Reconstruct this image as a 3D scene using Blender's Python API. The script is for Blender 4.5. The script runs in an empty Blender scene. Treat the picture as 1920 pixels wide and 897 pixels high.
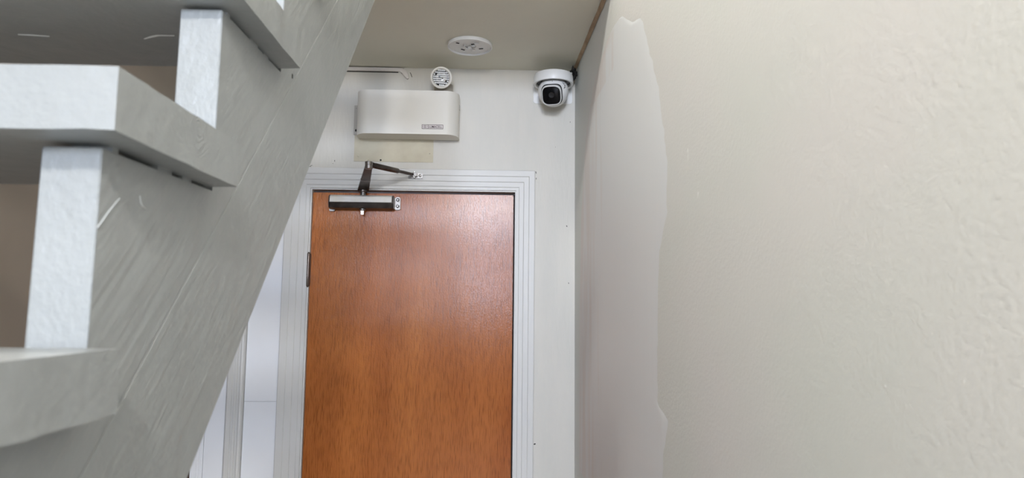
import bpy, bmesh, math, random
from mathutils import Vector, Matrix, noise
random.seed(7)
SC = bpy.context.scene
COL = SC.collection
H = 1.546                                   # eye height above the floor (m)

# ------------------------------------------------------------------ camera
YAW, PITCH, ROLL = (math.radians(a) for a in (1.5, 5.75, 0.6))
fwd = Vector((math.sin(YAW)*math.cos(PITCH), math.cos(YAW)*math.cos(PITCH), math.sin(PITCH)))
rgt = Vector((math.cos(YAW), -math.sin(YAW), 0)); upv = rgt.cross(fwd)
r2 = rgt*math.cos(ROLL) + upv*math.sin(ROLL); u2 = -rgt*math.sin(ROLL) + upv*math.cos(ROLL)
cd = bpy.data.cameras.new('camera'); cd.lens = 24.0; cd.sensor_width = 36.0; cd.sensor_fit = 'HORIZONTAL'
cd.clip_start = 0.02; cd.dof.use_dof = True; cd.dof.focus_distance = 2.6; cd.dof.aperture_fstop = 9.0
cam = bpy.data.objects.new('camera', cd); COL.objects.link(cam)
cam.matrix_world = Matrix(((r2.x, u2.x, -fwd.x, 0), (r2.y, u2.y, -fwd.y, 0), (r2.z, u2.z, -fwd.z, H), (0, 0, 0, 1)))
SC.camera = cam

# ------------------------------------------------------------------ world, light levels, exposure
world = bpy.data.worlds.new('world'); SC.world = world; world.use_nodes = True
world.node_tree.nodes['Background'].inputs[0].default_value = (0.62, 0.74, 1.0, 1)
world.node_tree.nodes['Background'].inputs[1].default_value = 1.5
SC.view_settings.view_transform = 'Standard'; SC.view_settings.look = 'None'
SC.view_settings.exposure = 0.06; SC.view_settings.gamma = 1.0; SC.view_settings.use_curve_mapping = False
SC.cycles.use_denoising = True; SC.cycles.max_bounces = 10; SC.cycles.diffuse_bounces = 6
WARM_POWER, COOL_POWER, DAY_POWER = 265.0, 415.0, 150.0
TRANSOM_POWER = 305.0
LAMP_A, LAMP_B = (-0.80, 0.62, 2.10), (0.10, -1.0, 1.0)      # x, depth, height over the eye

def area_light(name, loc, rot, sx, sy, power, colour):
    ld = bpy.data.lights.new(name, 'AREA'); ld.shape = 'RECTANGLE'; ld.size = sx; ld.size_y = sy
    ld.energy = power; ld.color = colour
    o = bpy.data.objects.new(name, ld); COL.objects.link(o); o.location = loc; o.rotation_euler = rot
    return o
# daylight outside the glazed entrance behind the photographer
area_light('daylight', (-0.40, -6.22, H+0.37), (math.radians(90), 0, 0), 1.05, 0.80, DAY_POWER, (0.70, 0.80, 1.0))
area_light('daylight', (-0.45, -6.22, H+1.60), (math.radians(90), 0, 0), 1.45, 0.90, TRANSOM_POWER, (0.70, 0.80, 1.0))

# ------------------------------------------------------------------ materials
MATS = {}
def N(nt, t, **kw):
    n = nt.nodes.new(t)
    for k, v in kw.items(): setattr(n, k, v)
    return n
def material(name, col, rough=0.5, col2=None, var_scale=3.0, var_detail=4.0, stretch=(1, 1, 1),
             bumps=(), metal=0.0, coat=0.0, coat_rough=0.1, spec=0.5, emit=None, emit_strength=0, lo=0.35, hi=0.65):
    """bumps: list of (scale, strength, distance, stretch)"""
    m = bpy.data.materials.new(name); m.use_nodes = True; nt = m.node_tree
    b = nt.nodes['Principled BSDF']
    b.inputs['Base Color'].default_value = (*col, 1); b.inputs['Roughness'].default_value = rough
    b.inputs['Metallic'].default_value = metal; b.inputs['Coat Weight'].default_value = coat
    b.inputs['Coat Roughness'].default_value = coat_rough; b.inputs['Specular IOR Level'].default_value = spec
    if emit: b.inputs['Emission Color'].default_value = (*emit, 1); b.inputs['Emission Strength'].default_value = emit_strength
    geo = N(nt, 'ShaderNodeNewGeometry')
    def mapped(st, rot=0.0):
        mp = N(nt, 'ShaderNodeMapping'); mp.inputs['Scale'].default_value = st
        if rot:
            rm = N(nt, 'ShaderNodeMapping'); rm.inputs['Rotation'].default_value = (rot, 0, 0)
            nt.links.new(geo.outputs['Position'], rm.inputs['Vector']); nt.links.new(rm.outputs[0], mp.inputs['Vector'])
        else: nt.links.new(geo.outputs['Position'], mp.inputs['Vector'])
        return mp.outputs[0]
    if col2:
        no = N(nt, 'ShaderNodeTexNoise'); no.inputs['Scale'].default_value = var_scale; no.inputs['Detail'].default_value = var_detail
        nt.links.new(mapped(stretch), no.inputs['Vector'])
        rp = N(nt, 'ShaderNodeValToRGB'); rp.color_ramp.elements[0].position = lo; rp.color_ramp.elements[1].position = hi
        rp.color_ramp.elements[0].color = (*col, 1); rp.color_ramp.elements[1].color = (*col2, 1)
        nt.links.new(no.outputs['Fac'], rp.inputs[0]); nt.links.new(rp.outputs[0], b.inputs['Base Color'])
    prev = None
    for sc_, st_, di_, sx_, *ro_ in bumps:
        no = N(nt, 'ShaderNodeTexNoise'); no.inputs['Scale'].default_value = sc_; no.inputs['Detail'].default_value = 3.0
        nt.links.new(mapped(sx_, ro_[0] if ro_ else 0.0), no.inputs['Vector'])
        bp = N(nt, 'ShaderNodeBump'); bp.inputs['Strength'].default_value = st_; bp.inputs['Distance'].default_value = di_
        nt.links.new(no.outputs['Fac'], bp.inputs['Height'])
        if prev: nt.links.new(prev.outputs[0], bp.inputs['Normal'])
        prev = bp
    if prev: nt.links.new(prev.outputs[0], b.inputs['Normal'])
    MATS[name] = m; return m
I3 = (1, 1, 1)
material('wall_cream', (0.635, 0.66, 0.625), 0.55, (0.665, 0.665, 0.645), 2.2, bumps=((150, 0.4, 0.0013, I3), (22, 0.2, 0.0022, I3)))
material('wall_white', (0.65, 0.62, 0.56), 0.5, (0.62, 0.60, 0.545), 9, stretch=(2, 1, 0.4), bumps=((60, 0.35, 0.002, (2, 1, 0.35)), (9, 0.3, 0.004, I3)))
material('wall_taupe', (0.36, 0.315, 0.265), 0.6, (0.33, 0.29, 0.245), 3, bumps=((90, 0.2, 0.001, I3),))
material('ceiling_taupe', (0.74, 0.72, 0.615), 0.5, (0.71, 0.69, 0.59), 4, bumps=((110, 0.3, 0.001, I3), (8, 0.3, 0.006, I3)))
material('floor_vinyl', (0.42, 0.39, 0.34), 0.35, (0.36, 0.33, 0.29), 6)
material('trim_white', (0.655, 0.645, 0.62), 0.42, (0.64, 0.63, 0.605), 6, stretch=(1, 1, 0.25), bumps=((40, 0.10, 0.0008, (2, 2, 0.2)),))
material('panel_white', (0.87, 0.88, 0.91), 0.16, (0.85, 0.86, 0.89), 7, bumps=((14, 0.15, 0.002, (1, 1, 0.4)),))
material('stair_paint', (0.335, 0.352, 0.355), 0.36, (0.31, 0.327, 0.33), 7, bumps=((30, 0.6, 0.0038, I3), (110, 0.4, 0.0010, I3), (300, 0.4, 0.0006, I3)))
material('stair_grain', (0.335, 0.352, 0.355), 0.36, (0.312, 0.329, 0.332), 7, bumps=((36, 0.6, 0.0022, (1, 0.10, 1), -math.pi/4), (150, 0.7, 0.0012, (1, 0.06, 1), -math.pi/4), (24, 0.6, 0.0040, I3), (220, 0.3, 0.0005, I3)))
material('dark_gap', (0.02, 0.018, 0.016), 0.8)
material('brown_timber', (0.055, 0.03, 0.02), 0.4, (0.08, 0.04, 0.026), 14, stretch=(3, 3, 0.2))
material('raw_timber', (0.46, 0.34, 0.22), 0.8, (0.30, 0.20, 0.12), 40, stretch=(1, 0.3, 1), bumps=((160, 0.8, 0.003, I3),))
material('housing_beige', (0.78, 0.75, 0.685), 0.42, (0.76, 0.73, 0.665), 5, bumps=((500, 0.15, 0.0004, I3),))
material('old_cream', (0.60, 0.55, 0.41), 0.5, (0.54, 0.48, 0.35), 14, bumps=((50, 0.25, 0.001, I3),))
material('bracket_grey', (0.42, 0.39, 0.34), 0.5)
material('neck_shaded', (0.34, 0.315, 0.275), 0.5)  # housing colour darkened for the shadow below the lamp head
material('plastic_white', (0.80, 0.80, 0.79), 0.35)
material('plastic_grey', (0.55, 0.55, 0.55), 0.45)
material('plastic_black', (0.012, 0.012, 0.013), 0.45)
material('lens_black', (0.004, 0.004, 0.005), 0.10, spec=0.25)
material('chrome', (0.86, 0.86, 0.86), 0.12, metal=1.0)
material('prism_glass', (0.92, 0.93, 0.94), 0.08, spec=0.8, coat=0.6)
material('brushed_silver', (0.72, 0.70, 0.67), 0.36, (0.66, 0.63, 0.56), 25, metal=0.45, bumps=((300, 0.1, 0.0003, I3),))
material('bronze_dark', (0.10, 0.085, 0.075), 0.33, (0.06, 0.05, 0.045), 30, metal=0.75)
material('steel_worn', (0.34, 0.32, 0.30), 0.38, (0.20, 0.185, 0.17), 60, metal=0.9)
material('hinge_bronze', (0.16, 0.13, 0.11), 0.28, metal=0.85)
material('ink', (0.06, 0.025, 0.03), 0.5)
material('badge_pale', (0.72, 0.66, 0.64), 0.45)
material('sealant_white', (0.70, 0.655, 0.62), 0.55, bumps=((120, 0.4, 0.002, I3),))
material('fleck_white', (0.76, 0.77, 0.74), 0.5)
material('scratch_pale', (0.52, 0.54, 0.53), 0.45)
material('black_tape', (0.006, 0.006, 0.006), 0.4, bumps=((220, 1.0, 0.004, I3),))
material('lamp_warm', (0.9, 0.88, 0.84), 0.4, emit=(1.0, 0.965, 0.92), emit_strength=WARM_POWER)
material('lamp_hall', (0.9, 0.9, 0.9), 0.4, emit=(1.0, 0.965, 0.92), emit_strength=COOL_POWER)

def add_knot(mat, centre, radius, freq):
    nt = MATS[mat].node_tree; b = nt.nodes['Principled BSDF']; old = b.inputs['Normal'].links[0].from_socket
    geo = N(nt, 'ShaderNodeNewGeometry'); ds = N(nt, 'ShaderNodeVectorMath', operation='DISTANCE'); ds.inputs[1].default_value = centre
    nt.links.new(geo.outputs['Position'], ds.inputs[0])
    no = N(nt, 'ShaderNodeTexNoise'); no.inputs['Scale'].default_value = 60; nt.links.new(geo.outputs['Position'], no.inputs['Vector'])
    m1 = N(nt, 'ShaderNodeMath', operation='MULTIPLY_ADD'); m1.inputs[1].default_value = 0.018; nt.links.new(no.outputs['Fac'], m1.inputs[0]); nt.links.new(ds.outputs['Value'], m1.inputs[2])
    m2 = N(nt, 'ShaderNodeMath', operation='MULTIPLY'); m2.inputs[1].default_value = freq; nt.links.new(m1.outputs[0], m2.inputs[0])
    sn = N(nt, 'ShaderNodeMath', operation='SINE'); nt.links.new(m2.outputs[0], sn.inputs[0])
    mr = N(nt, 'ShaderNodeMapRange'); mr.inputs['From Min'].default_value = 0.003; mr.inputs['From Max'].default_value = radius; mr.inputs['To Min'].default_value = 1.0; mr.inputs['To Max'].default_value = 0.0
    nt.links.new(ds.outputs['Value'], mr.inputs['Value'])
    mu = N(nt, 'ShaderNodeMath', operation='MULTIPLY'); nt.links.new(sn.outputs[0], mu.inputs[0]); nt.links.new(mr.outputs[0], mu.inputs[1])
    bp = N(nt, 'ShaderNodeBump'); bp.inputs['Strength'].default_value = 0.6; bp.inputs['Distance'].default_value = 0.0004
    nt.links.new(mu.outputs[0], bp.inputs['Height']); nt.links.new(old, bp.inputs['Normal']); nt.links.new(bp.outputs[0], b.inputs['Normal'])
add_knot('stair_paint', (-0.2535, 0.580, H+0.148), 0.030, 1500.0)

def make_wood():
    m = bpy.data.materials.new('door_veneer'); m.use_nodes = True; nt = m.node_tree; b = nt.nodes['Principled BSDF']
    geo = N(nt, 'ShaderNodeNewGeometry')
    def mapped(st):
        mp = N(nt, 'ShaderNodeMapping'); mp.inputs['Scale'].default_value = st
        nt.links.new(geo.outputs['Position'], mp.inputs['Vector']); return mp.outputs[0]
    broad = N(nt, 'ShaderNodeTexNoise'); broad.inputs['Scale'].default_value = 3.0; broad.inputs['Detail'].default_value = 5
    broad.inputs['Distortion'].default_value = 0.6
    nt.links.new(mapped((1.6, 1, 0.35)), broad.inputs['Vector'])
    fine = N(nt, 'ShaderNodeTexNoise'); fine.inputs['Scale'].default_value = 140; fine.inputs['Detail'].default_value = 3
    nt.links.new(mapped((3.0, 1, 0.16)), fine.inputs['Vector'])
    r1 = N(nt, 'ShaderNodeValToRGB'); e = r1.color_ramp.elements
    e[0].position = 0.3; e[0].color = (0.335, 0.094, 0.020, 1); e[1].position = 0.72; e[1].color = (0.49, 0.168, 0.041, 1)
    nt.links.new(broad.outputs['Fac'], r1.inputs[0])
    r2_ = N(nt, 'ShaderNodeValToRGB'); e = r2_.color_ramp.elements
    e[0].position = 0.32; e[0].color = (0.50, 0.45, 0.42, 1); e[1].position = 0.52; e[1].color = (1.06, 1.04, 1.0, 1)
    nt.links.new(fine.outputs['Fac'], r2_.inputs[0])
    mx = N(nt, 'ShaderNodeMix', data_type='RGBA', blend_type='MULTIPLY'); mx.inputs['Factor'].default_value = 0.75
    nt.links.new(r1.outputs[0], mx.inputs[6]); nt.links.new(r2_.outputs[0], mx.inputs[7])
    nt.links.new(mx.outputs[2], b.inputs['Base Color'])
    sp = N(nt, 'ShaderNodeTexNoise'); sp.inputs['Scale'].default_value = 260; sp.inputs['Detail'].default_value = 2
    nt.links.new(mapped((1.6, 1, 0.5)), sp.inputs['Vector'])
    b1 = N(nt, 'ShaderNodeBump'); b1.inputs['Strength'].default_value = 0.45; b1.inputs['Distance'].default_value = 0.0007
    nt.links.new(sp.outputs['Fac'], b1.inputs['Height'])
    b2 = N(nt, 'ShaderNodeBump'); b2.inputs['Strength'].default_value = 0.30; b2.inputs['Distance'].default_value = 0.0006
    nt.links.new(fine.outputs['Fac'], b2.inputs['Height']); nt.links.new(b1.outputs[0], b2.inputs['Normal'])
    nt.links.new(b2.outputs[0], b.inputs['Normal'])
    b.inputs['Roughness'].default_value = 0.17; b.inputs['Specular IOR Level'].default_value = 0.27
    MATS['door_veneer'] = m
make_wood()

def make_patch_mat():
    m = bpy.data.materials.new('plaster_patch'); m.use_nodes = True; nt = m.node_tree; b = nt.nodes['Principled BSDF']
    at = N(nt, 'ShaderNodeAttribute', attribute_name='cover')
    geo = N(nt, 'ShaderNodeNewGeometry'); mp = N(nt, 'ShaderNodeMapping'); mp.inputs['Scale'].default_value = (1, 5, 0.6)
    nt.links.new(geo.outputs['Position'], mp.inputs['Vector'])
    no = N(nt, 'ShaderNodeTexNoise'); no.inputs['Scale'].default_value = 3.0; no.inputs['Detail'].default_value = 5
    nt.links.new(mp.outputs[0], no.inputs['Vector'])
    ad = N(nt, 'ShaderNodeMath', operation='ADD'); nt.links.new(at.outputs['Fac'], ad.inputs[0]); nt.links.new(no.outputs['Fac'], ad.inputs[1])
    rp = N(nt, 'ShaderNodeValToRGB'); e = rp.color_ramp.elements
    e[0].position = 0.62; e[0].color = (0.66, 0.63, 0.605, 1); e[1].position = 0.95; e[1].color = (0.71, 0.735, 0.745, 1)
    nt.links.new(ad.outputs[0], rp.inputs[0]); nt.links.new(rp.outputs[0], b.inputs['Base Color'])
    bp = N(nt, 'ShaderNodeBump'); bp.inputs['Strength'].default_value = 0.4; bp.inputs['Distance'].default_value = 0.003
    nt.links.new(no.outputs['Fac'], bp.inputs['Height']); nt.links.new(bp.outputs[0], b.inputs['Normal'])
    b.inputs['Roughness'].default_value = 0.5
    MATS['plaster_patch'] = m
make_patch_mat()

def make_glass():
    m = bpy.data.materials.new('window_glass'); m.use_nodes = True; nt = m.node_tree
    for n in list(nt.nodes): nt.nodes.remove(n)
    out = N(nt, 'ShaderNodeOutputMaterial'); mx = N(nt, 'ShaderNodeMixShader'); tr = N(nt, 'ShaderNodeBsdfTransparent'); gl = N(nt, 'ShaderNodeBsdfGlossy')
    gl.inputs['Roughness'].default_value = 0.02; mx.inputs[0].default_value = 0.06
    nt.links.new(tr.outputs[0], mx.inputs[1]); nt.links.new(gl.outputs[0], mx.inputs[2]); nt.links.new(mx.outputs[0], out.inputs[0])
    MATS['window_glass'] = m
make_glass()

# ------------------------------------------------------------------ mesh helpers (all z below are measured from the eye height; Z() lifts them)
def V(x, y, z): return Vector((x, y, z + H))
def add_box(bm, x0, x1, y0, y1, z0, z1, bev=0.0, seg=2):
    vs = [bm.verts.new(V(x, y, z)) for x in (x0, x1) for y in (y0, y1) for z in (z0, z1)]
    idx = [(0, 1, 3, 2), (4, 6, 7, 5), (0, 4, 5, 1), (2, 3, 7, 6), (0, 2, 6, 4), (1, 5, 7, 3)]
    fs = [bm.faces.new([vs[i] for i in f]) for f in idx]
    if bev:
        es = {e for f in fs for e in f.edges}
        bmesh.ops.bevel(bm, geom=list(es), offset=bev, segments=seg, affect='EDGES', clamp_overlap=True)
def frame_from(axis):
    a = axis.normalized(); t = Vector((0, 0, 1)) if abs(a.z) < 0.9 else Vector((1, 0, 0))
    u = t.cross(a).normalized(); return u, a.cross(u), a
def add_lathe(bm, origin, axis, prof, seg=32, caps=True, u=None, shape=None):
    """prof: (radius, height) along the axis; shape(angle) scales the radius"""
    uu, vv, a = frame_from(axis)
    if u is not None: uu = u; vv = a.cross(uu)
    rings = []
    for r, h in prof:
        ring = []
        for i in range(seg):
            t = 2*math.pi*i/seg; k = shape(t) if shape else 1.0
            ring.append(bm.verts.new(origin + a*h + (uu*math.cos(t) + vv*math.sin(t))*r*k))
        rings.append(ring)
    for A, B in zip(rings, rings[1:]):
        for i in range(seg):
            j = (i+1) % seg; bm.faces.new((A[i], A[j], B[j], B[i]))
    if caps:
        bm.faces.new(list(reversed(rings[0]))); bm.faces.new(rings[-1])
def add_tube(bm, p0, p1, r0, r1=None, seg=16):
    d = p1 - p0; add_lathe(bm, p0, d, [(r0, 0), (r1 if r1 is not None else r0, d.length)], seg)
def add_prism(bm, pts, ext, bev=0.0):
    """pts: ordered polygon of Vectors, extruded by vector ext"""
    a = [bm.verts.new(p) for p in pts]; b = [bm.verts.new(p + ext) for p in pts]; n = len(pts)
    fs = [bm.faces.new(a), bm.faces.new(list(reversed(b)))]
    for i in range(n): fs.append(bm.faces.new((a[i], b[i], b[(i+1) % n], a[(i+1) % n])))
    if bev:
        bmesh.ops.bevel(bm, geom=list({e for f in fs for e in f.edges}), offset=bev, segments=1, affect='EDGES', clamp_overlap=True)
def root_loc(parent):
    while parent.parent: parent = parent.parent
    return parent.location
def link(name, bm, mat, parent=None, smooth=True, loc=None):
    bmesh.ops.recalc_face_normals(bm, faces=bm.faces)
    if parent is None and loc is None:
        xs = [v.co.x for v in bm.verts]; ys = [v.co.y for v in bm.verts]; zs = [v.co.z for v in bm.verts]
        loc = Vector(((min(xs)+max(xs))/2, (min(ys)+max(ys))/2, min(zs)))
    off = root_loc(parent) if parent else Vector(loc)
    bmesh.ops.translate(bm, verts=bm.verts, vec=-Vector(off))
    me = bpy.data.meshes.new(name); bm.to_mesh(me); bm.free()
    me.materials.append(MATS[mat])
    if smooth:
        for p in me.polygons: p.use_smooth = True
        try: me.set_sharp_from_angle(angle=math.radians(35))
        except Exception: pass
    o = bpy.data.objects.new(name, me); COL.objects.link(o)
    if parent: o.parent = parent
    else: o.location = loc
    return o
def thing(name, label, cat, loc, group=None):
    o = bpy.data.objects.new(name, None); COL.objects.link(o); o.location = loc; o.empty_display_size = 0.05
    o['label'] = label; o['category'] = cat
    if group: o['group'] = group
    return o
def tag(o, label, cat, group=None):
    o['label'] = label; o['category'] = cat
    if group: o['group'] = group
    return o
def struct(o, label, cat): 
    o['kind'] = 'structure'; return tag(o, label, cat)
def box_part(name, dims, mat, parent, bev=0.0):
    bm = bmesh.new(); add_box(bm, *dims, bev=bev); return link(name, bm, mat, parent)

# ------------------------------------------------------------------ the room
D = 2.73; CE = 0.976; FL = -H; CT = 1.28; BK = -6.0; LW = -1.21; UT = 3.4
def xr(y): return 0.40 - 0.0277*y            # the right wall is a little out of square
# right wall
bm = bmesh.new()
add_prism(bm, [V(xr(BK-0.1), BK-0.1, FL), V(xr(D+0.1), D+0.1, FL), V(xr(D+0.1)+0.12, D+0.1, FL), V(xr(BK-0.1)+0.12, BK-0.1, FL)], Vector((0, 0, UT-FL)))
wall_right = struct(link('wall_right', bm, 'wall_cream', smooth=False), 'cream painted wall with roller texture filling the right side', 'wall')
# back wall with the door opening
OX0, OX1, OZ = -0.7385, 0.0862, 0.470
bm = bmesh.new()
add_box(bm, LW-0.1, OX0, D, D+0.12, FL, UT); add_box(bm, OX1, xr(D)+0.05, D, D+0.12, FL, UT); add_box(bm, OX0, OX1, D, D+0.12, OZ, UT)
wall_back = struct(link('wall_back', bm, 'wall_white', smooth=False), 'off white painted wall around the wooden door', 'wall')
# left wall beyond the stairs
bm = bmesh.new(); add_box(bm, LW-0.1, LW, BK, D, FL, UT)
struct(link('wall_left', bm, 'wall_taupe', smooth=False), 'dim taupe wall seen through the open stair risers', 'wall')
# entrance wall behind the photographer with a glazed door
WINS = ((-0.94, 0.14, -0.04, 0.78), (-1.16, 0.26, 1.15, 2.05))
bm = bmesh.new(); (ax0, ax1, az0, az1), (cx0, cx1, cz0, cz1) = WINS
for d in ((LW-0.1, 0.6, FL, az0), (LW-0.1, ax0, az0, az1), (ax1, 0.6, az0, az1), (LW-0.1, 0.6, az1, cz0), (LW-0.1, cx0, cz0, cz1), (cx1, 0.6, cz0, cz1), (LW-0.1, 0.6, cz1, UT)):
    add_box(bm, d[0], d[1], BK-0.1, BK, d[2], d[3])
struct(link('wall_front', bm, 'wall_white', smooth=False), 'off white entrance wall behind the viewer', 'wall')
for n, (wx0, wx1, wz0, wz1) in enumerate(WINS):
    w1 = bpy.data.objects.new('window_%d' % (n+1), None); COL.objects.link(w1); w1.location = V((wx0+wx1)/2, BK, wz0)
    struct(w1, ('glazed light in the entrance wall', 'wide transom window high in the entrance wall')[n], 'window')
    bm = bmesh.new()
    for d in ((wx0, wx0+0.04, wz0, wz1), (wx1-0.04, wx1, wz0, wz1), (wx0+0.04, wx1-0.04, wz0, wz0+0.04), (wx0+0.04, wx1-0.04, wz1-0.04, wz1)):
        add_box(bm, d[0], d[1], BK-0.08, BK-0.02, d[2], d[3])
    link('window_frame', bm, 'trim_white', w1)
    box_part('pane', (wx0+0.04, wx1-0.04, BK-0.055, BK-0.049, wz0+0.04, wz1-0.04), 'window_glass', w1)
# floor
bm = bmesh.new(); add_box(bm, LW-0.1, 0.62, BK-0.1, D+0.12, FL-0.1, FL)
struct(link('floor', bm, 'floor_vinyl', smooth=False), 'grey brown vinyl floor of the hallway', 'floor')
# low ceiling over the door end; the rest of the hall is open to the upper storey
WELL_X, WELL_Y = -0.243, 1.665
bm = bmesh.new()
add_box(bm, LW-0.1, 0.62, 1.95, D+0.12, CE, CT); add_box(bm, LW-0.1, WELL_X, WELL_Y, 1.95, CE, CT)
struct(link('ceiling', bm, 'ceiling_taupe', smooth=False), 'taupe painted ceiling above the door', 'ceiling')
bm = bmesh.new(); add_box(bm, LW-0.1, 0.62, BK-0.1, D+0.12, UT, UT+0.1)
struct(link('ceiling_upper', bm, 'wall_cream', smooth=False), 'high ceiling over the open stairwell', 'ceiling')

# ------------------------------------------------------------------ door casing, panel and trims on the back wall
def lerp(a, b, t): return a + (b-a)*t
CASE = [(0, 0), (0, .010), (.14, .010), (.17, .0125), (.39, .0125), (.42, .0155), (.67, .0155), (.70, .0185), (.97, .0185), (1, .0165), (1, 0)]
t1 = bpy.data.objects.new('trim_1', None); COL.objects.link(t1); t1.location = V(-0.33, D, FL)
struct(t1, 'white stepped moulding casing around the wooden door', 'door casing')
IN_L, OUT_L, IN_R, OUT_R, IN_T, OUT_T = -0.7385, -0.8335, 0.0862, 0.1618, 0.4705, 0.5525
def casing_side(inx, outx, name):
    bm = bmesh.new(); lo = []; hi = []
    for u, p in CASE:
        x = lerp(inx, outx, u); lo.append(bm.verts.new(V(x, D-p, FL))); hi.append(bm.verts.new(V(x, D-p, lerp(IN_T, OUT_T, u))))
    for i in range(len(CASE)-1): bm.faces.new((lo[i], lo[i+1], hi[i+1], hi[i]))
    bm.faces.new(hi); bm.faces.new(list(reversed(lo)))
    return link(name, bm, 'trim_white', t1, smooth=False)
casing_side(IN_L, OUT_L, 'side_casing'); casing_side(IN_R, OUT_R, 'side_casing')
bm = bmesh.new(); lo = []; hi = []
for u, p in CASE:
    z = lerp(IN_T, OUT_T, u); lo.append(bm.verts.new(V(lerp(IN_L, OUT_L, u), D-p, z))); hi.append(bm.verts.new(V(lerp(IN_R, OUT_R, u), D-p, z)))
for i in range(len(CASE)-1): bm.faces.new((lo[i], lo[i+1], hi[i+1], hi[i]))
bm.faces.new(hi); bm.faces.new(list(reversed(lo)))
link('head_casing', bm, 'trim_white', t1, smooth=False)
# jamb lining and stop inside the opening
bm = bmesh.new()
add_box(bm, OX0, OX0+0.0065, D-0.004, D+0.10, FL, OZ); add_box(bm, OX1-0.004, OX1, D-0.004, D+0.10, FL, OZ); add_box(bm, OX0+0.0065, OX1-0.004, D-0.004, D+0.10, OZ-0.005, OZ)
link('jamb', bm, 'trim_white', t1)
bm = bmesh.new()
add_box(bm, OX0+0.0065, OX0+0.03, D+0.07, D+0.10, FL, OZ-0.005); add_box(bm, OX1-0.03, OX1-0.004, D+0.07, D+0.10, FL, OZ-0.005); add_box(bm, OX0+0.03, OX1-0.03, D+0.07, D+0.10, OZ-0.035, OZ-0.005)
link('door_stop', bm, 'dark_gap', t1)

# chipped paint on the wall around the casing
def chip(x, z, l, w, a, mat='dark_gap'):
    bm = bmesh.new(); c = V(x, D-0.0004, z); d = Vector((math.cos(a), 0, math.sin(a))); n_ = Vector((-d.z, 0, d.x)); ring = []
    for i in range(12):
        t = 2*math.pi*i/12; k = 0.7+0.6*random.random(); ring.append(c + d*l*math.cos(t)*k + n_*w*math.sin(t)*k)
    add_prism(bm, ring, Vector((0, 0.0006, 0))); link('paint_chip', bm, mat, wall_back, smooth=False)
for c_ in ((-0.751, 0.5585, .013, .0012, -.12), (-0.741, 0.562, .005, .0010, .3), (-0.648, 0.583, .0012, .004, 0), (-0.655, 0.572, .0012, .0012, 0), (0.166, 0.548, .0014, .005, .1), (0.167, 0.523, .001, .004, 0), (0.168, -0.53, .004, .003, .3), (0.245, 0.655, .001, .001, 0), (0.305, 0.760, .001, .003, 0), (0.292, 0.33, .0016, .003, .4), (0.30, 0.10, .0016, .004, .2)):
    chip(*c_)
# the door leaf
DX0, DX1, DZ, DY = OX0+0.0075, 0.0762, 0.4545, D+0.008
bm = bmesh.new(); add_box(bm, DX0, DX1, DY, DY+0.044, FL+0.008, DZ, bev=0.0015)
door = struct(link('door_1', bm, 'door_veneer'), 'varnished orange brown wood veneer door', 'door')
for zc in (0.143, -1.25):
    kn = bmesh.new(); hx = OX0+0.0035
    add_lathe(kn, V(hx, D-0.0065, zc-0.066), Vector((0, 0, 1)), [(0.003, -0.004), (0.0055, -0.001), (0.0062, 0.0), (0.0062, 0.038), (0.005, 0.0385), (0.005, 0.0395), (0.0062, 0.040), (0.0062, 0.085), (0.005, 0.0855), (0.005, 0.0865), (0.0062, 0.087), (0.0062, 0.128), (0.0055, 0.131), (0.003, 0.134)], 16)
    hg = link('hinge', kn, 'hinge_bronze', door)
    box_part('hinge_leaf', (hx, hx+0.0065, D-0.006, D+0.03, zc-0.065, zc+0.062), 'bronze_dark', hg)

# glossy white panel between the casing and the next moulding
t2 = bpy.data.objects.new('trim_2', None); COL.objects.link(t2); t2.location = V(-0.9, D, FL)
struct(t2, 'glossy white panelling and moulding left of the wooden door', 'wall panelling')
box_part('panel_board', (-0.961, OUT_L-0.0006, D-0.006, D, -0.372, 0.55), 'panel_white', t2, 0.0008)
box_part('panel_board', (-0.961, OUT_L-0.0006, D-0.0055, D, FL, -0.373), 'panel_white', t2, 0.0008)
MOLD = [(-0.962, 0), (-0.962, .020), (-0.966, .0255), (-0.972, .0265), (-0.977, .024), (-0.979, .0185), (-0.985, .0185), (-0.988, .022), (-0.996, .022), (-0.999, .016), (-1.004, .016), (-1.007, .0195), (-1.022, .0195), (-1.027, .015), (-1.030, .010), (-1.030, 0)]
bm = bmesh.new(); add_prism(bm, [V(x, D-p, FL) for x, p in MOLD], Vector((0, 0, 0.55-FL)))
link('moulding', bm, 'trim_white', t2, smooth=False)
box_part('frame_board', (-1.1055, -1.0315, D-0.008, D, FL, 0.55), 'panel_white', t2, 0.0008)
BEAD = [(-1.1065, 0), (-1.1065, .011), (-1.112, .012), (-1.113, .0105), (-1.118, .0105), (-1.119, .0125), (-1.127, .0125), (-1.129, .015), (-1.151, .015), (-1.152, .012), (-1.152, 0)]
bm = bmesh.new(); add_prism(bm, [V(x, D-p, FL) for x, p in BEAD], Vector((0, 0, 0.55-FL)))
link('bead', bm, 'panel_white', t2, smooth=False)
box_part('corner_post', (LW+0.001, -1.154, D-0.01, D, FL, 0.55), 'brown_timber', t2)

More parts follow.
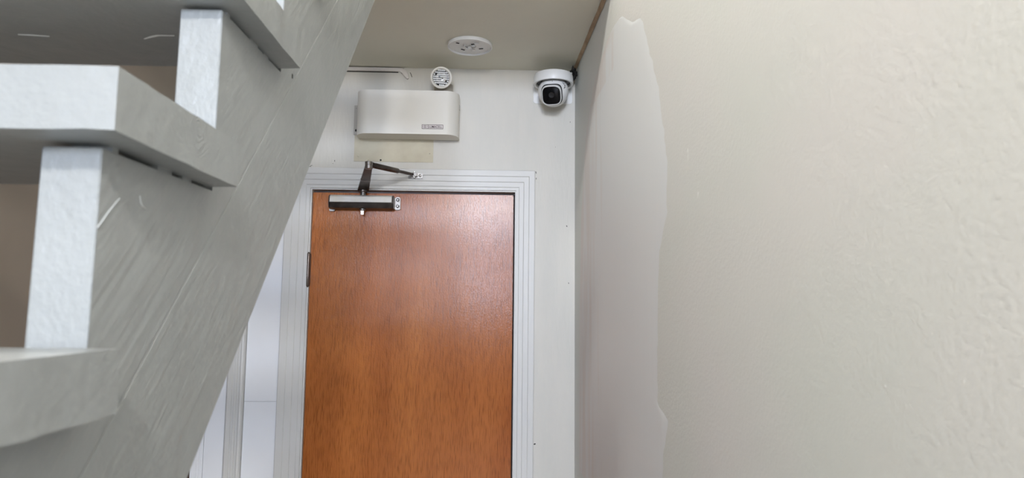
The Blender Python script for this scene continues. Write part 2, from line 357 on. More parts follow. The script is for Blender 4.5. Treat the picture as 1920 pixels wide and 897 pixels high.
# ------------------------------------------------------------------ plaster patch, flecks and timber strip on the right wall
NRM = Vector((-1, -0.0277, 0)).normalized()
def on_right(y, z, off=0.0): return V(xr(y), y, z) + NRM*off
def interp(tab, z):
    for (z0, y0), (z1, y1) in zip(tab, tab[1:]):
        if z0 >= z >= z1: return lerp(y0, y1, (z0-z)/(z0-z1))
    return tab[-1][1] if z < tab[-1][0] else tab[0][1]
PR = [(.835, 1.95), (.82, 1.838), (.736, 1.680), (.72, 1.625), (.694, 1.598), (.576, 1.517), (.482, 1.461), (.401, 1.430), (.314, 1.405), (.20, 1.402), (.17, 1.44), (.127, 1.4715), (-.023, 1.491), (-.2066, 1.498), (-.2146, 1.4606), (-.228, 1.421), (-.2866, 1.4475), (-.3516, 1.462), (-.6, 1.48)]
PL = [(.835, 2.02), (.78, 2.266), (.6375, 2.45), (.35, 2.56), (-.04, 2.60), (-.6, 2.60)]
bm = bmesh.new(); cov = bm.verts.layers.float.new('cover')
NZ, NT = 150, 26; rows = []
for i in range(NZ+1):
    z = lerp(.833, -.6, i/NZ); y0 = interp(PR, z) + 0.011*noise.noise((0, 0, z*38)) + 0.012*noise.noise((5, 0, z*11)); y1 = interp(PL, z)
    row = []
    for j in range(NT+1):
        t = j/NT; t = t*t*0.75 + t*0.25
        y = lerp(y0, y1, t); th = 0.0009*min(1, j/3.0)*(1-t)*min(1, i/6.0) + 0.00012 + (0.0005*noise.noise((y*6, z*2.0, 3)) if 1 < j < NT-2 else 0)*(1-t)
        v = bm.verts.new(on_right(y, z, max(th, 0.0001))); v[cov] = max(0.0, min(1.0, 0.9 - 1.0*max(0, t-0.25) - (0.25 if z > .7 else 0))); row.append(v)
    rows.append(row)
for A, B in zip(rows, rows[1:]):
    for j in range(NT): bm.faces.new((A[j], A[j+1], B[j+1], B[j]))
link('plaster_patch', bm, 'plaster_patch', wall_right)
def fleck(y, z, a, b, name='paint_fleck'):
    bm = bmesh.new(); ring = []; c = bm.verts.new(on_right(y, z, min(a, b)*0.25))
    for i in range(10):
        t = 2*math.pi*i/10; k = 0.8+0.4*random.random(); ring.append(bm.verts.new(on_right(y+a*k*math.cos(t), z+b*k*math.sin(t), 0.00005)))
    for i in range(10): bm.faces.new((c, ring[i], ring[(i+1) % 10]))
    link(name, bm, 'fleck_white', wall_right)
fleck(.5552, -.0566, .0013, .0019); fleck(.6639, -.0723, .0016, .0015); fleck(1.262, .294, .0035, .012); fleck(1.2074, .207, .004, .005); fleck(.5915, -.0192, .0010, .0012)
# exposed timber strip in the ceiling corner
bm = bmesh.new(); A = []; B = []; Cc = []
for i in range(60):
    y = lerp(-0.2, 2.69, i/59); j1 = 0.0025*noise.noise((y*30, 0, 0)); j2 = 0.004*noise.noise((y*24, 7, 0)); w = lerp(0.017, 0.012, (y+0.2)/2.82)
    A.append(bm.verts.new(V(xr(y)-w+j1, y, CE-0.0012))); Cc.append(bm.verts.new(V(xr(y)-0.006, y, CE-0.006))); B.append(bm.verts.new(V(xr(y)-0.0012, y, CE-0.011+j2)))
for i in range(59):
    bm.faces.new((A[i], A[i+1], Cc[i+1], Cc[i])); bm.faces.new((Cc[i], Cc[i+1], B[i+1], B[i]))
    bm.faces.new((A[i], B[i], B[i+1], A[i+1]))
o = link('trim_3', bm, 'raw_timber', smooth=False); struct(o, 'bare brown timber strip in the gap between ceiling and right wall', 'trim')

# ------------------------------------------------------------------ staircase
NEAR, FAR, TOP, TH, RUN, RISE = 0.4517, 0.6703, 0.1588, 0.0437, 0.1926, 0.1894
SIDE, FACE, STH, POST = -0.2535, -0.2805, 0.0425, 0.486
stair = thing('staircase', 'grey white painted open riser wooden staircase climbing beside the wall', 'staircase', V(-0.7, NEAR-8*RUN, FL))
LX0, LX1 = -1.15, SIDE
# one tread, edges slightly uneven like old painted timber
def tread_mesh():
    bm = bmesh.new(); nx, ny = 44, 12
    def P(i, j, top):
        x = lerp(LX0, LX1, i/nx); y = lerp(NEAR, FAR, j/ny); z = TOP if top else TOP-TH
        e = (i in (0, nx)) or (j in (0, ny))
        if e:
            k = noise.noise((x*45, y*45, 9.0*top)) * 0.0011
            z += (k if not top else k*0.4)
            if i == nx: x += 0.0010*noise.noise((y*35, z*30, 2))
        return V(x, y, z)
    T = [[bm.verts.new(P(i, j, 1)) for j in range(ny+1)] for i in range(nx+1)]
    B = [[bm.verts.new(P(i, j, 0)) for j in range(ny+1)] for i in range(nx+1)]
    for i in range(nx):
        for j in range(ny):
            bm.faces.new((T[i][j], T[i+1][j], T[i+1][j+1], T[i][j+1])); bm.faces.new((B[i][j], B[i][j+1], B[i+1][j+1], B[i+1][j]))
        bm.faces.new((T[i][0], B[i][0], B[i+1][0], T[i+1][0])); bm.faces.new((T[i][ny], T[i+1][ny], B[i+1][ny], B[i][ny]))
    for j in range(ny):
        bm.faces.new((T[0][j], T[0][j+1], B[0][j+1], B[0][j])); bm.faces.new((T[nx][j], B[nx][j], B[nx][j+1], T[nx][j+1]))
    sharp = [e for e in bm.edges if len(e.link_faces) == 2 and e.calc_face_angle(0) > 0.9]
    bmesh.ops.bevel(bm, geom=sharp, offset=0.0028, segments=3, affect='EDGES', clamp_overlap=True)
    return bm
t0 = link('tread', tread_mesh(), 'stair_paint', stair)
for k in range(-8, 6):
    o = t0 if k == 0 else t0.copy()
    if k: COL.objects.link(o); o.parent = stair
    o.location = (0, k*RUN, k*RISE)
ZB = lambda k: TOP - TH - 0.004 + k*RISE       # top of each notch
YF = lambda k: POST + k*RUN
seam = lambda y: 0.975*(y-0.70) + 0.088
under = lambda y: 1.006*(y-1.079) + 0.2645
YTOP = 1.64
def stringer(x1, name):
    """x1 is the right face; board and toothed strip, extruded to the left"""
    ext = Vector((-STH, 0, 0))
    bm = bmesh.new()
    yb = 1.079 + (FL-0.2645)/1.006; ys = 0.70 + (FL-0.088)/0.975
    add_prism(bm, [V(x1, ys+0.001, FL), V(x1, yb, FL), V(x1, YTOP, under(YTOP)), V(x1, YTOP, seam(YTOP)-0.0006)], ext, bev=0.0007)
    s = link(name, bm, 'stair_grain', stair, smooth=False)
    pts = [V(x1, ys, FL)]
    pts.append(V(x1, YTOP, seam(YTOP))); 
    y, k = YTOP, 5
    pts.append(V(x1, YTOP, ZB(5)))
    while k >= -8:
        pts.append(V(x1, YF(k), ZB(k)))
        pts.append(V(x1, YF(k), max(ZB(k-1), FL)))
        k -= 1
    bm = bmesh.new(); add_prism(bm, pts, ext, bev=0.0012)
    link('toothed_strip', bm, 'stair_grain', s, smooth=False)
    return s
stringer(FACE, 'stringer'); stringer(-1.08, 'stringer')
# paint scratches and a nail hole on the string, streaks under a tread
def sliver(pts, w, name, mat, axis):
    bm = bmesh.new(); prev = None; n = len(pts)
    for i, p in enumerate(pts):
        q = pts[min(i+1, n-1)]; o_ = pts[max(i-1, 0)]; d = (q-o_).normalized(); sd = d.cross(axis).normalized(); k = w*(0.35 if i in (0, n-1) else 1.0)
        a = bm.verts.new(p+sd*k); b = bm.verts.new(p-sd*k); c_ = bm.verts.new(p+axis*0.0008)
        if prev: bm.faces.new((prev[0], a, c_, prev[2])); bm.faces.new((prev[2], c_, b, prev[1]))
        prev = (a, b, c_)
    link(name, bm, mat, stair)
SCR1 = ((.5405, .0850), (.5425, .0805), (.5460, .0775), (.5520, .0760)); SCR2 = ((.486, .053), (.499, .0665), (.512, .0785))
SCR3 = ((-.5450, .7650), (-.528, .7670), (-.5124, .7690)); SCR4 = ((-.4060, .7710), (-.3940, .7645), (-.3861, .7605), (-.3665, .7592)); NAIL = (.9195, .3138)
XA = Vector((1, 0, 0)); fx = FACE+0.0002
sliver([V(fx, y, z) for y, z in SCR1], 0.0010, 'paint_scratch', 'scratch_pale', XA)
sliver([V(fx, y, z) for y, z in SCR2], 0.0004, 'paint_scratch', 'scratch_pale', XA)
sliver([V(x, y, TOP-TH+RISE-0.0003) for x, y in SCR3], 0.0016, 'paint_streak', 'fleck_white', Vector((0, 0, -1)))
sliver([V(x, y, TOP-TH+RISE-0.0003) for x, y in SCR4], 0.0022, 'paint_streak', 'fleck_white', Vector((0, 0, -1)))
bm = bmesh.new(); add_lathe(bm, V(FACE-0.0003, NAIL[0], NAIL[1]), XA, [(0.0022, 0), (0.0018, 0.0008)], 10, shape=lambda t: 1+0.8*abs(math.sin(t))); link('nail_hole', bm, 'dark_gap', stair)
# packing shims between the strings and the treads
for k in range(-2, 3):
    for (a, b) in ((0.050, 0.058), (0.118, 0.143), (0.164, 0.182)):
        box_part('shim', (FACE-0.03, FACE-0.0015, NEAR+k*RUN+a, NEAR+k*RUN+b, ZB(k)-0.0002, ZB(k)+0.0042), 'stair_grain', stair)

# ------------------------------------------------------------------ emergency light
em = thing('emergency_light', 'beige emergency light unit with one round lamp head above the door', 'emergency light', V(-0.35, D, 0.674))
EX0, EX1, EY, EZ0, EZ1 = -0.553, -0.148, 2.630, 0.674, 0.850
plan = []
RX, RY = 0.050, 0.056
plan.append((EX0, D-0.0035))
for i in range(13):
    t = math.pi/2*i/12; plan.append((EX0+RX-RX*math.cos(t), EY+RY-RY*math.sin(t)))
for i in range(13):
    t = math.pi/2*(1-i/12); plan.append((EX1-RX+RX*math.cos(t), EY+RY-RY*math.sin(t)))
plan.append((EX1, D-0.0035))
bm = bmesh.new(); add_prism(bm, [V(x, y, EZ0) for x, y in plan], Vector((0, 0, EZ1-EZ0)))
es = [e for e in bm.edges if abs(e.verts[0].co.z-e.verts[1].co.z) < 1e-6]
bmesh.ops.bevel(bm, geom=es, offset=0.002, segments=2, affect='EDGES', clamp_overlap=True)
hous = link('housing', bm, 'housing_beige', em)
box_part('side_latch', (EX1-0.0005, EX1+0.002, 2.690, 2.704, 0.792, 0.812), 'bracket_grey', hous, 0.0005)
bm = bmesh.new(); add_box(bm, -0.5745, -0.50, D-0.009, D-0.0035, 0.690, 0.812, bev=0.001)
br = link('bracket', bm, 'bracket_grey', em)
bm = bmesh.new(); add_lathe(bm, V(-0.566, D-0.0086, 0.800), Vector((0, -1, 0)), [(0.0022, 0), (0.0022, 0.0012)], 12); link('screw', bm, 'steel_worn', br)
bm = bmesh.new(); add_lathe(bm, V(-0.5655, D-0.0086, 0.708), Vector((0, -1, 0)), [(0.0030, 0), (0.0024, 0.001)], 12, shape=lambda t: 1+0.9*abs(math.sin(t))); link('knockout_hole', bm, 'dark_gap', br)
# badge
badge_y = EY - 0.0004
bm = bmesh.new()
bx0, bx1, bz0, bz1, fr = -0.2897, -0.2062, 0.6950, 0.7122, 0.0016
add_box(bm, bx0, bx1, badge_y-0.0004, EY+0.001, bz0, bz1); bd = link('badge', bm, 'badge_pale', hous)
bm = bmesh.new(); f0, f1 = badge_y-0.0008, badge_y-0.0003
for d in ((bx0, bx1, f0, f1, bz0, bz0+fr), (bx0, bx1, f0, f1, bz1-fr, bz1), (bx0, bx0+fr, f0, f1, bz0+fr, bz1-fr), (bx1-fr, bx1, f0, f1, bz0+fr, bz1-fr), (bx0+0.0235, bx0+0.0247, f0, f1, bz0+fr, bz1-fr)):
    add_box(bm, *d)
# emblem: two linked rings with a stroke
def ring_flat(bm, cx, cz, r, w, y, a0=0, a1=2*math.pi, n=20):
    pv = None
    for i in range(n+1):
        t = a0+(a1-a0)*i/n
        a = bm.verts.new(V(cx+r*math.cos(t), y, cz+r*math.sin(t))); b = bm.verts.new(V(cx+(r-w)*math.cos(t), y, cz+(r-w)*math.sin(t)))
        if pv: bm.faces.new((pv[0], a, b, pv[1]))
        pv = (a, b)
ring_flat(bm, bx0+0.0095, 0.7036, 0.0048, 0.0011, f0); ring_flat(bm, bx0+0.0155, 0.7036, 0.0048, 0.0011, f0)
badge_lines = bm
fc = bpy.data.curves.new('lettering', 'FONT'); fc.body = 'LUMACELL'; fc.size = 0.0115; fc.space_character = 1.0; fc.offset = 0.00018
fo = bpy.data.objects.new('lettering_tmp', fc); COL.objects.link(fo)
bpy.context.view_layer.update()
me = bpy.data.meshes.new_from_object(fo.evaluated_get(bpy.context.evaluated_depsgraph_get()))
bpy.data.objects.remove(fo); bpy.data.curves.remove(fc)
tb = bmesh.new(); tb.from_mesh(me); bpy.data.meshes.remove(me)
x0 = min(v.co.x for v in tb.verts); x1 = max(v.co.x for v in tb.verts); z0 = min(v.co.y for v in tb.verts); z1 = max(v.co.y for v in tb.verts)
tx0, tx1, tz0, tz1 = bx0+0.0268, bx1-0.0040, 0.6990, 0.7084
for v in tb.verts:
    v.co = V(lerp(tx0, tx1, (v.co.x-x0)/(x1-x0)), f0, lerp(tz0, tz1, (v.co.y-z0)/(z1-z0)))
tmpm = bpy.data.meshes.new('tmp'); tb.to_mesh(tmpm); tb.free(); badge_lines.from_mesh(tmpm); bpy.data.meshes.remove(tmpm)
# badge is already a sub-part, so its printed lines are a sibling sub-part of the housing
link('badge_print', badge_lines, 'ink', hous, smooth=False)
# neck and lamp head
HX, HY, HZ = -0.2175, 2.618, 0.8990
bm = bmesh.new(); add_lathe(bm, V(-0.2125, 2.688, EZ1), Vector((0, 0, 1)), [(0.0375, 0), (0.0375, 0.040), (0.030, 0.046), (0.018, 0.050)], 32)
link('neck', bm, 'neck_shaded', em)
hd = (Vector((0, 0, 0)) - Vector((HX, HY, HZ))).normalized(); hd = (hd + Vector((0.05, 0, 0.02))).normalized()
hc = V(HX, HY, HZ)
bm = bmesh.new()
add_lathe(bm, hc, hd, [(0.012, -0.042), (0.026, -0.036), (0.036, -0.018), (0.0385, -0.004), (0.0425, 0.0), (0.0425, 0.008), (0.0405, 0.0105), (0.0365, 0.0108), (0.0345, 0.0085), (0.0335, 0.004), (0.0315, -0.001)], 48, caps=False)
head = link('lamp_head', bm, 'housing_beige', em)
bm = bmesh.new(); add_lathe(bm, hc, hd, [(0.0315, -0.001), (0.027, -0.008), (0.018, -0.014), (0.008, -0.017), (0.001, -0.0175)], 40, caps=False)
link('reflector', bm, 'chrome', head)
bm = bmesh.new(); uu, vv, aa = frame_from(hd)
if uu.x < 0: uu = -uu
vv = Vector((0, 0, 1)); vv = (vv - aa*vv.dot(aa)).normalized(); uu = vv.cross(aa)
for r in range(8):
    cz = -0.0285 + r*0.0081; half = math.sqrt(max(0, 0.0318**2 - cz*cz)); n = max(2, int(half*2/0.0065))
    for q in range(n):
        if (q*7+r*3) % 11 == 0: continue
        a0 = -half + 2*half*q/n; a1 = a0 + 2*half/n*0.94
        pts = []
        for zz, dd in ((-0.0027, 0.002), (0, 0.0045), (0.0027, 0.002)):
            pts.append(hc + uu*a0 + vv*(cz+zz) + aa*dd)
        add_prism(bm, pts, uu*(a1-a0))
link('lens', bm, 'prism_glass', head, smooth=False)
bm = bmesh.new(); add_lathe(bm, hc - hd*0.015, hd, [(0.005, 0), (0.0055, 0.006), (0.004, 0.011), (0.001, 0.0125)], 16); link('bulb', bm, 'plastic_black', head)
bm = bmesh.new(); add_lathe(bm, hc, hd, [(0.0320, 0.0050), (0.0322, 0.0050)], 40); bm.free()

# cream board behind the unit, old unpainted area
mb = thing('mounting_board', 'yellowed cream backing board below the emergency light', 'backing board', V(-0.41, D, 0.582))
bm = bmesh.new(); add_box(bm, -0.571, -0.2518, D-0.0028, D, 0.582, 0.806, bev=0.0007); bo = link('board', bm, 'old_cream', mb)
for (x, z, m_) in ((-0.4629, 0.5885, 'dark_gap'), (-0.5535, 0.604, 'old_cream'), (-0.5135, 0.5895, 'old_cream'), (-0.266, 0.618, 'dark_gap')):
    bm = bmesh.new(); r = 0.0042 if m_ == 'old_cream' else (0.0042 if x < -0.3 else 0.0016)
    add_lathe(bm, V(x, D-0.0026, z), Vector((0, -1, 0)), [(r, 0), (r*0.8, 0.0010 if m_ == 'dark_gap' else 0.002)], 14)
    link('screw_hole' if m_ == 'dark_gap' else 'screw_head', bm, m_, mb)

# ------------------------------------------------------------------ cable raceway at the ceiling line
rc = thing('cable_raceway', 'thin white cable strip with a bent end under the ceiling edge', 'cable cover', V(-0.6, D, 0.93))
box_part('strip', (-1.19, -0.400, D-0.011, D-0.0015, 0.9575, 0.9725), 'sealant_white', rc, 0.0015)
box_part('backing', (-1.19, -0.402, D-0.003, D, 0.9545, 0.975), 'dark_gap', rc)  # dark strip stands in for the shadow gaps above and below the cover
bm = bmesh.new(); path = [(-0.402, .965, .0085), (-0.392, .9645, .009), (-0.383, .9605, .0105), (-0.375, .953, .011), (-0.369, .944, .010), (-0.364, .934, .0075), (-0.362, .928, .004)]
prev = None
for i, (x, z, w) in enumerate(path):
    q = path[min(i+1, len(path)-1)]; p = path[max(i-1, 0)]; d = Vector((q[0]-p[0], 0, q[1]-p[1])).normalized(); nrm = Vector((-d.z, 0, d.x))
    ring = []
    for a in range(10):
        t = 2*math.pi*a/10; ring.append(bm.verts.new(V(x, D-0.005, z) + nrm*w*math.cos(t) + Vector((0, 0.0055*math.sin(t), 0))))
    if prev:
        for a in range(10): bm.faces.new((prev[a], prev[(a+1) % 10], ring[(a+1) % 10], ring[a]))
    else: bm.faces.new(ring)
    prev = ring
bm.faces.new(list(reversed(prev)))
link('bent_end', bm, 'sealant_white', rc)
for (x, z, l, a) in ((-0.385, .950, .007, -.6), (-0.351, .951, .006, -1.1), (-0.3475, .942, .005, -1.2), (-0.3845, .9725, .006, -.2)):
    bm = bmesh.new(); add_box(bm, -l, l, -0.0008, 0.0, -0.0012, 0.0012); bmesh.ops.translate(bm, verts=bm.verts, vec=(0, 0, -H))
    bmesh.ops.rotate(bm, verts=bm.verts, cent=(0, 0, 0), matrix=Matrix.Rotation(-a, 3, 'Y')); bmesh.ops.translate(bm, verts=bm.verts, vec=V(x, D, z))
    link('crack', bm, 'dark_gap', rc, smooth=False)

# ------------------------------------------------------------------ door closer
dc = thing('door_closer', 'silver door closer with dark folding arm at the top of the door', 'door closer', V(-0.53, DY, 0.37))
CY = DY
prof = [(0.0, 0.4345), (-0.020, 0.4400), (-0.044, 0.4385), (-0.052, 0.4330), (-0.056, 0.4085), (-0.046, 0.3865), (-0.020, 0.3835), (0.0, 0.3850)]
bm = bmesh.new(); add_prism(bm, [V(-0.652, CY+y, z) for y, z in prof[0:2]+prof[2:5]] + [V(-0.652, CY-0.0, 0.4085)], Vector((0.245, 0, 0)), bev=0.0012)
body = link('body', bm, 'brushed_silver', dc, smooth=False)
bm = bmesh.new(); add_prism(bm, [V(-0.6515, CY, 0.4080), V(-0.6515, CY-0.0555, 0.4080)] + [V(-0.6515, CY+y, z) for y, z in prof[5:]], Vector((0.244, 0, 0)), bev=0.001)
link('shaded_underside', bm, 'bronze_dark', body, smooth=False)  # dark metal colour carries the shade of the downward facet
for x0_, x1_ in ((-0.657, -0.652), (-0.407, -0.401)):
    bm = bmesh.new(); add_prism(bm, [V(x0_, CY+y*0.97, lerp(0.412, z, 0.97)) for y, z in prof], Vector((x1_-x0_, 0, 0)), bev=0.001)
    link('end_cap', bm, 'bronze_dark', dc, smooth=False)
bm = bmesh.new(); add_box(bm, -0.4015, -0.379, CY-0.012, CY, 0.3865, 0.4375, bev=0.003); pl = link('mounting_plate', bm, 'steel_worn', dc)
for z in (0.4265, 0.4005):
    bm = bmesh.new(); add_lathe(bm, V(-0.3895, CY-0.0118, z), Vector((0, -1, 0)), [(0.0068, 0), (0.0068, 0.0012), (0.005, 0.003)], 20); sc = link('screw', bm, 'bronze_dark', pl)
    bm = bmesh.new(); add_lathe(bm, V(-0.3895, CY-0.0145, z), Vector((0, -1, 0)), [(0.0028, 0), (0.0022, 0.001)], 6); link('screw_socket', bm, 'chrome', pl)
bm = bmesh.new(); add_box(bm, -0.662, -0.640, CY-0.014, CY, 0.3775, 0.3885, bev=0.002); link('mounting_foot', bm, 'steel_worn', dc)
SX, SY = -0.5255, CY-0.030
bm = bmesh.new(); add_lathe(bm, V(SX, SY, 0.3845), Vector((0, 0, -1)), [(0.0125, 0), (0.0125, 0.004), (0.010, 0.006)], 24); link('spindle_cap', bm, 'steel_worn', dc)
bm = bmesh.new(); add_box(bm, SX-0.0058, SX+0.0058, SY-0.0058, SY+0.0058, 0.362, 0.379, bev=0.0008); link('spindle_nut', bm, 'chrome', dc)
bm = bmesh.new(); add_lathe(bm, V(SX, SY, 0.4385), Vector((0, 0, 1)), [(0.0120, 0), (0.0115, 0.008), (0.010, 0.009), (0.010, 0.016)], 24); link('spindle', bm, 'steel_worn', dc)
bm = bmesh.new(); add_lathe(bm, V(SX, SY, 0.4520), Vector((0, 0, 1)), [(0.0165, 0), (0.0178, 0.001), (0.0178, 0.015), (0.0165, 0.016)], 28); link('arm_hub', bm, 'bronze_dark', dc)
EL = Vector((-0.4590, 2.455, 0.5080))
# main arm: a flat tapered bar rising a little towards the elbow
def bar(p0, p1, w0, w1, t):
    d = (p1-p0).normalized(); s = d.cross(Vector((0, 0, 1))).normalized(); n = s.cross(d)
    bm = bmesh.new(); vs = []
    for p, w in ((p0, w0), (lerp(p0, p1, .45), lerp(w0, w1, .45)), (p1, w1)):
        for a, b in ((-1, -1), (1, -1), (1, 1), (-1, 1)): vs.append(bm.verts.new(p + s*a*w/2 + n*b*t/2))
    for k in (0, 4):
        for i in range(4): j = (i+1) % 4; bm.faces.new((vs[k+i], vs[k+j], vs[k+4+j], vs[k+4+i]))
    bm.faces.new(vs[0:4]); bm.faces.new(list(reversed(vs[8:12])))
    bmesh.ops.bevel(bm, geom=[e for e in bm.edges], offset=0.0012, segments=2, affect='EDGES', clamp_overlap=True)
    return bm
pa, pb = V(SX, SY, 0.462), V(*EL)
arm = link('main_arm', bar(pa, pb, 0.044, 0.026, 0.009), 'bronze_dark', dc)
mid = lerp(pa, pb, 0.42); ax = (pb-pa).normalized()
bm = bmesh.new(); sv = ax.cross(Vector((0, 0, 1))).normalized()
nn = sv.cross(ax); pts = [mid+sv*a*0.0190+nn*b*0.0056 for a, b in ((-1, -1), (1, -1), (1, 1), (-1, 1))]
add_prism(bm, pts, ax*0.008, bev=0.0008); link('arm_band', bm, 'steel_worn', arm)
bm = bmesh.new(); add_lathe(bm, pb + Vector((0, 0, -0.010)), Vector((0, 0, 1)), [(0.0125, -0.002), (0.0140, -0.001), (0.0140, 0.0100), (0.0125, 0.0105), (0.0125, 0.0115), (0.0140, 0.012), (0.0140, 0.024), (0.0120, 0.0255)], 28)
link('elbow_joint', bm, 'steel_worn', dc)
FT = V(-0.3225, 2.694, 0.524); st = pb + Vector((0.004, 0.008, 0.006)); dd = FT - st; L = dd.length
bm = bmesh.new(); add_lathe(bm, st, dd, [(0.0085, 0), (0.0110, 0.014), (0.0085, 0.016), (0.0085, 0.022), (0.0105, 0.025), (0.0100, L*0.60), (0.0070, L*0.62), (0.0062, L*0.63), (0.0062, L*0.97), (0.004, L*0.98)], 18)
link('adjusting_rod', bm, 'bronze_dark', dc)
bm = bmesh.new(); add_box(bm, -0.348, -0.290, D-0.024, D-0.0175, 0.512, 0.532, bev=0.001); foot = link('frame_bracket', bm, 'steel_worn', dc)
bm = bmesh.new(); add_box(bm, -0.337, -0.310, D-0.048, D-0.024, 0.517, 0.531, bev=0.0015); link('bracket_knuckle', bm, 'steel_worn', foot)
bm = bmesh.new(); add_lathe(bm, V(-0.3225, D-0.036, 0.512), Vector((0, 0, 1)), [(0.0045, 0), (0.0045, 0.024)], 14); link('pivot_pin', bm, 'chrome', foot)
bm = bmesh.new(); add_lathe(bm, V(-0.3005, D-0.0258, 0.523), Vector((0, -1, 0)), [(0.0058, 0), (0.0052, 0.003), (0.002, 0.004)], 18); link('screw', bm, 'steel_worn', foot)

# ------------------------------------------------------------------ security camera
KX, KY = 0.2275, 2.640
cm = thing('security_camera', 'white turret security camera on a bracket in the ceiling corner', 'security camera', V(KX, D, 0.80))
bm = bmesh.new()
outline = []
def rr(x0, x1, z0, z1, r, n=6):
    out = []
    for cx, cz, a in ((x1-r, z1-r, 0), (x0+r, z1-r, 90), (x0+r, z0+r, 180), (x1-r, z0+r, 270)):
        for i in range(n+1): t = math.radians(a+90*i/n); out.append((cx+r*math.cos(t), cz+r*math.sin(t)))
    return out
add_prism(bm, [V(x, D, z) for x, z in rr(0.1535, 0.3125, 0.8355, 0.945, 0.010)], Vector((0, -0.004, 0)), bev=0.0008)
br = link('wall_bracket', bm, 'plastic_white', cm)
box_part('bracket_shelf', (0.165, 0.300, KY-0.02, D-0.004, 0.9265, 0.9315), 'plastic_white', br, 0.0008)
bm = bmesh.new(); add_lathe(bm, V(KX, KY, 0.9265), Vector((0, 0, -1)), [(0.070, 0), (0.0745, 0.0015), (0.0765, 0.006), (0.0765, 0.008), (0.0775, 0.0085), (0.0785, 0.014), (0.0795, 0.038), (0.0785, 0.0405), (0.072, 0.0410), (0.069, 0.039), (0.068, 0.030)], 56)
link('base', bm, 'plastic_white', cm)
bm = bmesh.new(); add_lathe(bm, V(KX, KY, 0.8985), Vector((0, 0, -1)), [(0.0675, 0), (0.0675, 0.0035)], 40); link('gap_shade_disc', bm, 'plastic_black', cm)  # black disc put in for the shaded gap between base and ball
BC = V(KX, KY, 0.858); BR = 0.0605
bm = bmesh.new(); add_lathe(bm, BC, Vector((0, 0, 1)), [(max(0.0006, BR*math.cos(a)), BR*math.sin(a)) for a in [math.radians(-90+i*6) for i in range(25)]], 48, caps=True)
ball = link('ball_housing', bm, 'plastic_white', cm)
vd = (V(0, 0, 0) - BC).normalized(); rt = Vector((1, 0, 0)); rt = (rt - vd*rt.dot(vd)).normalized(); upc = rt.cross(-vd)
if upc.z < 0: upc = -upc
fn = (vd*0.95 - rt*0.11 - upc*0.24).normalized()
fu = (Vector((0, 0, 1)) - fn*fn.z).normalized(); frt = fu.cross(fn)
if frt.x < 0: frt = -frt
sq = lambda t: 1.0/((abs(math.cos(t))**3.4 + abs(math.sin(t))**3.4)**(1/3.4))
bm = bmesh.new(); add_lathe(bm, BC, fn, [(0.0415, 0.030), (0.0415, 0.0468), (0.0400, 0.0470)], 56, u=frt, shape=sq); link('hood_shadow', bm, 'plastic_black', ball)  # black collar painted as the shadow around the face rim
bm = bmesh.new(); add_lathe(bm, BC, fn, [(0.0385, 0.035), (0.0385, 0.0600), (0.0375, 0.0625), (0.0358, 0.0630), (0.0346, 0.0605)], 56, caps=False, u=frt, shape=sq); face = link('face_rim', bm, 'plastic_white', cm)
bm = bmesh.new(); add_lathe(bm, BC, fn, [(0.0348, 0.050), (0.0348, 0.0612), (0.034, 0.0616)], 56, u=frt, shape=sq); link('face_window', bm, 'lens_black', face)
bm = bmesh.new(); add_lathe(bm, BC + frt*0.0 + fu*0.002, fn, [(0.011, 0.0608), (0.011, 0.0619), (0.009, 0.0619), (0.0085, 0.0617)], 28); link('lens_ring', bm, 'plastic_black', face)
def on_ball(lat, lon, off=0.0003):
    d = Vector((math.sin(lon)*math.cos(lat), -math.cos(lon)*math.cos(lat), math.sin(lat))); return BC + d*(BR+off), d
for k, (lat, lon, a, b) in enumerate(((24, -9, .0016, .0016), (17, 41, .0030, .0020), (11, 44, .0034, .0022), (4, 43, .0030, .0020), (0, 40, .0022, .0018), (20, 36, .0022, .0012))):
    p, d = on_ball(math.radians(lat), math.radians(lon)); uu2, vv2, aa2 = frame_from(d); bm = bmesh.new()
    add_lathe(bm, p - d*0.0006, d, [(a, 0), (a*0.9, 0.0008)], 10 if k == 0 else 4, u=uu2); link('microphone_hole' if k == 0 else 'printed_mark', bm, 'plastic_black' if k != 2 else 'ink', ball)

# black cable bundle squeezed into the corner
bm = bmesh.new(); bmesh.ops.create_icosphere(bm, subdivisions=4, radius=1.0)
for v in bm.verts:
    n = v.co.normalized(); k = 1 + 0.5*noise.noise(n*2.3) + 0.3*noise.noise(n*6)
    v.co = V(0.3095, 2.660, 0.938) + Vector((n.x*0.0135*k, n.y*0.015*k, n.z*0.026*k))
tag(link('cable_bundle', bm, 'black_tape'), 'crumpled black cable stub poking out of the corner beside the camera', 'cable')

# ------------------------------------------------------------------ smoke detector mounting base on the ceiling
sd = thing('detector_base', 'round white empty smoke detector mounting base on the ceiling', 'detector base', V(-0.1, 2.462, CE-0.016))
sc0 = V(-0.1, 2.462, CE); dn = Vector((0, 0, -1))
bm = bmesh.new(); add_lathe(bm, sc0, dn, [(0.0800, 0), (0.0825, 0.002), (0.0830, 0.0125), (0.0820, 0.0140), (0.0795, 0.0140), (0.0785, 0.0125), (0.0780, 0.0075), (0.024, 0.0070), (0.0235, 0.0045), (0.002, 0.0045)], 64, caps=False)
link('plate', bm, 'plastic_white', sd)
bm = bmesh.new(); 
pv = None
for i in range(19):
    t = math.radians(60 + 160*i/18)
    ring = [bm.verts.new(sc0 + Vector((r*math.cos(t), r*math.sin(t), -h))) for r, h in ((0.024, 0.006), (0.024, 0.0125), (0.0205, 0.0125), (0.0205, 0.006))]
    if pv:
        for a in range(4): bm.faces.new((pv[a], pv[(a+1) % 4], ring[(a+1) % 4], ring[a]))
    else: bm.faces.new(ring)
    pv = ring
bm.faces.new(list(reversed(pv))); link('centre_collar', bm, 'plastic_white', sd)
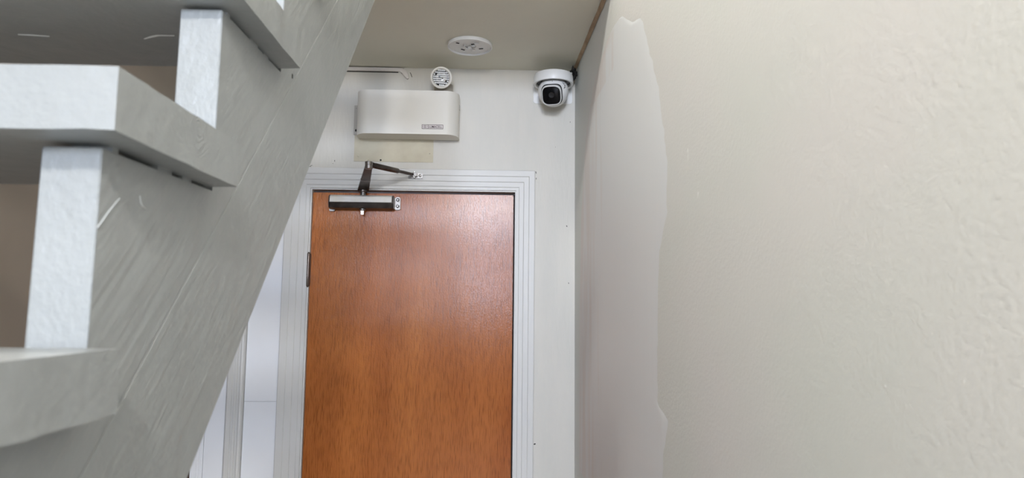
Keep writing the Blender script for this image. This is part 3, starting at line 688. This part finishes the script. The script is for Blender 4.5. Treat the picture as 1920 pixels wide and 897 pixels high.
for (x, y, w, l, a) in ((-0.1444, 2.434, .0060, .0022, .5), (-0.0877, 2.4425, .0070, .0026, -.4), (-0.1275, 2.497, .0075, .0024, .6), (-0.0589, 2.4845, .0080, .0022, -.3)):
    bm = bmesh.new(); add_box(bm, -w, w, -l, l, CE-0.0090, CE-0.0068); bmesh.ops.rotate(bm, verts=bm.verts, cent=(0, 0, 0), matrix=Matrix.Rotation(a, 3, 'Z')); bmesh.ops.translate(bm, verts=bm.verts, vec=(x, y, 0))
    link('slot', bm, 'plastic_black', sd, smooth=False)
for (x, y, w, l) in ((-0.1015, 2.474, .006, .006), (-0.1205, 2.472, .004, .006), (-0.0877, 2.452, .006, .004), (-0.088, 2.498, .007, .005), (-0.074, 2.428, .009, .003)):
    bm = bmesh.new(); add_box(bm, x-w, x+w, y-l, y+l, CE-0.0130, CE-0.0044, bev=0.001); link('clip', bm, 'plastic_white', sd)

# ------------------------------------------------------------------ pendant lamps in the open stairwell (above and behind the viewer)
def pendant(label, x, y, z, r, mat):
    t = thing('pendant_lamp', label, 'pendant lamp', V(x, y, z-r), 'pendant lamps in the stairwell')
    bm = bmesh.new(); add_lathe(bm, V(x, y, z), Vector((0, 0, 1)), [(max(0.001, r*math.cos(a)), r*math.sin(a)) for a in [math.radians(-90+i*10) for i in range(17)]], 32); link('globe', bm, mat, t)
    bm = bmesh.new(); add_lathe(bm, V(x, y, z+r*0.93), Vector((0, 0, 1)), [(r*0.42, 0), (r*0.42, 0.02), (r*0.2, 0.05)], 24); link('holder', bm, 'plastic_white', t)
    bm = bmesh.new(); add_tube(bm, V(x, y, z+r*0.9), V(x, y, UT-0.03), 0.004, seg=8); link('cord', bm, 'plastic_white', t)
    bm = bmesh.new(); add_lathe(bm, V(x, y, UT), Vector((0, 0, -1)), [(0.06, 0), (0.055, 0.02), (0.02, 0.04)], 24); link('ceiling_rose', bm, 'plastic_white', t)
pendant('white globe pendant lamp hanging behind the viewer', LAMP_B[0], LAMP_B[1], LAMP_B[2], 0.07, 'lamp_hall')
pendant('white globe pendant lamp hanging over the staircase', LAMP_A[0], LAMP_A[1], LAMP_A[2], 0.10, 'lamp_warm')
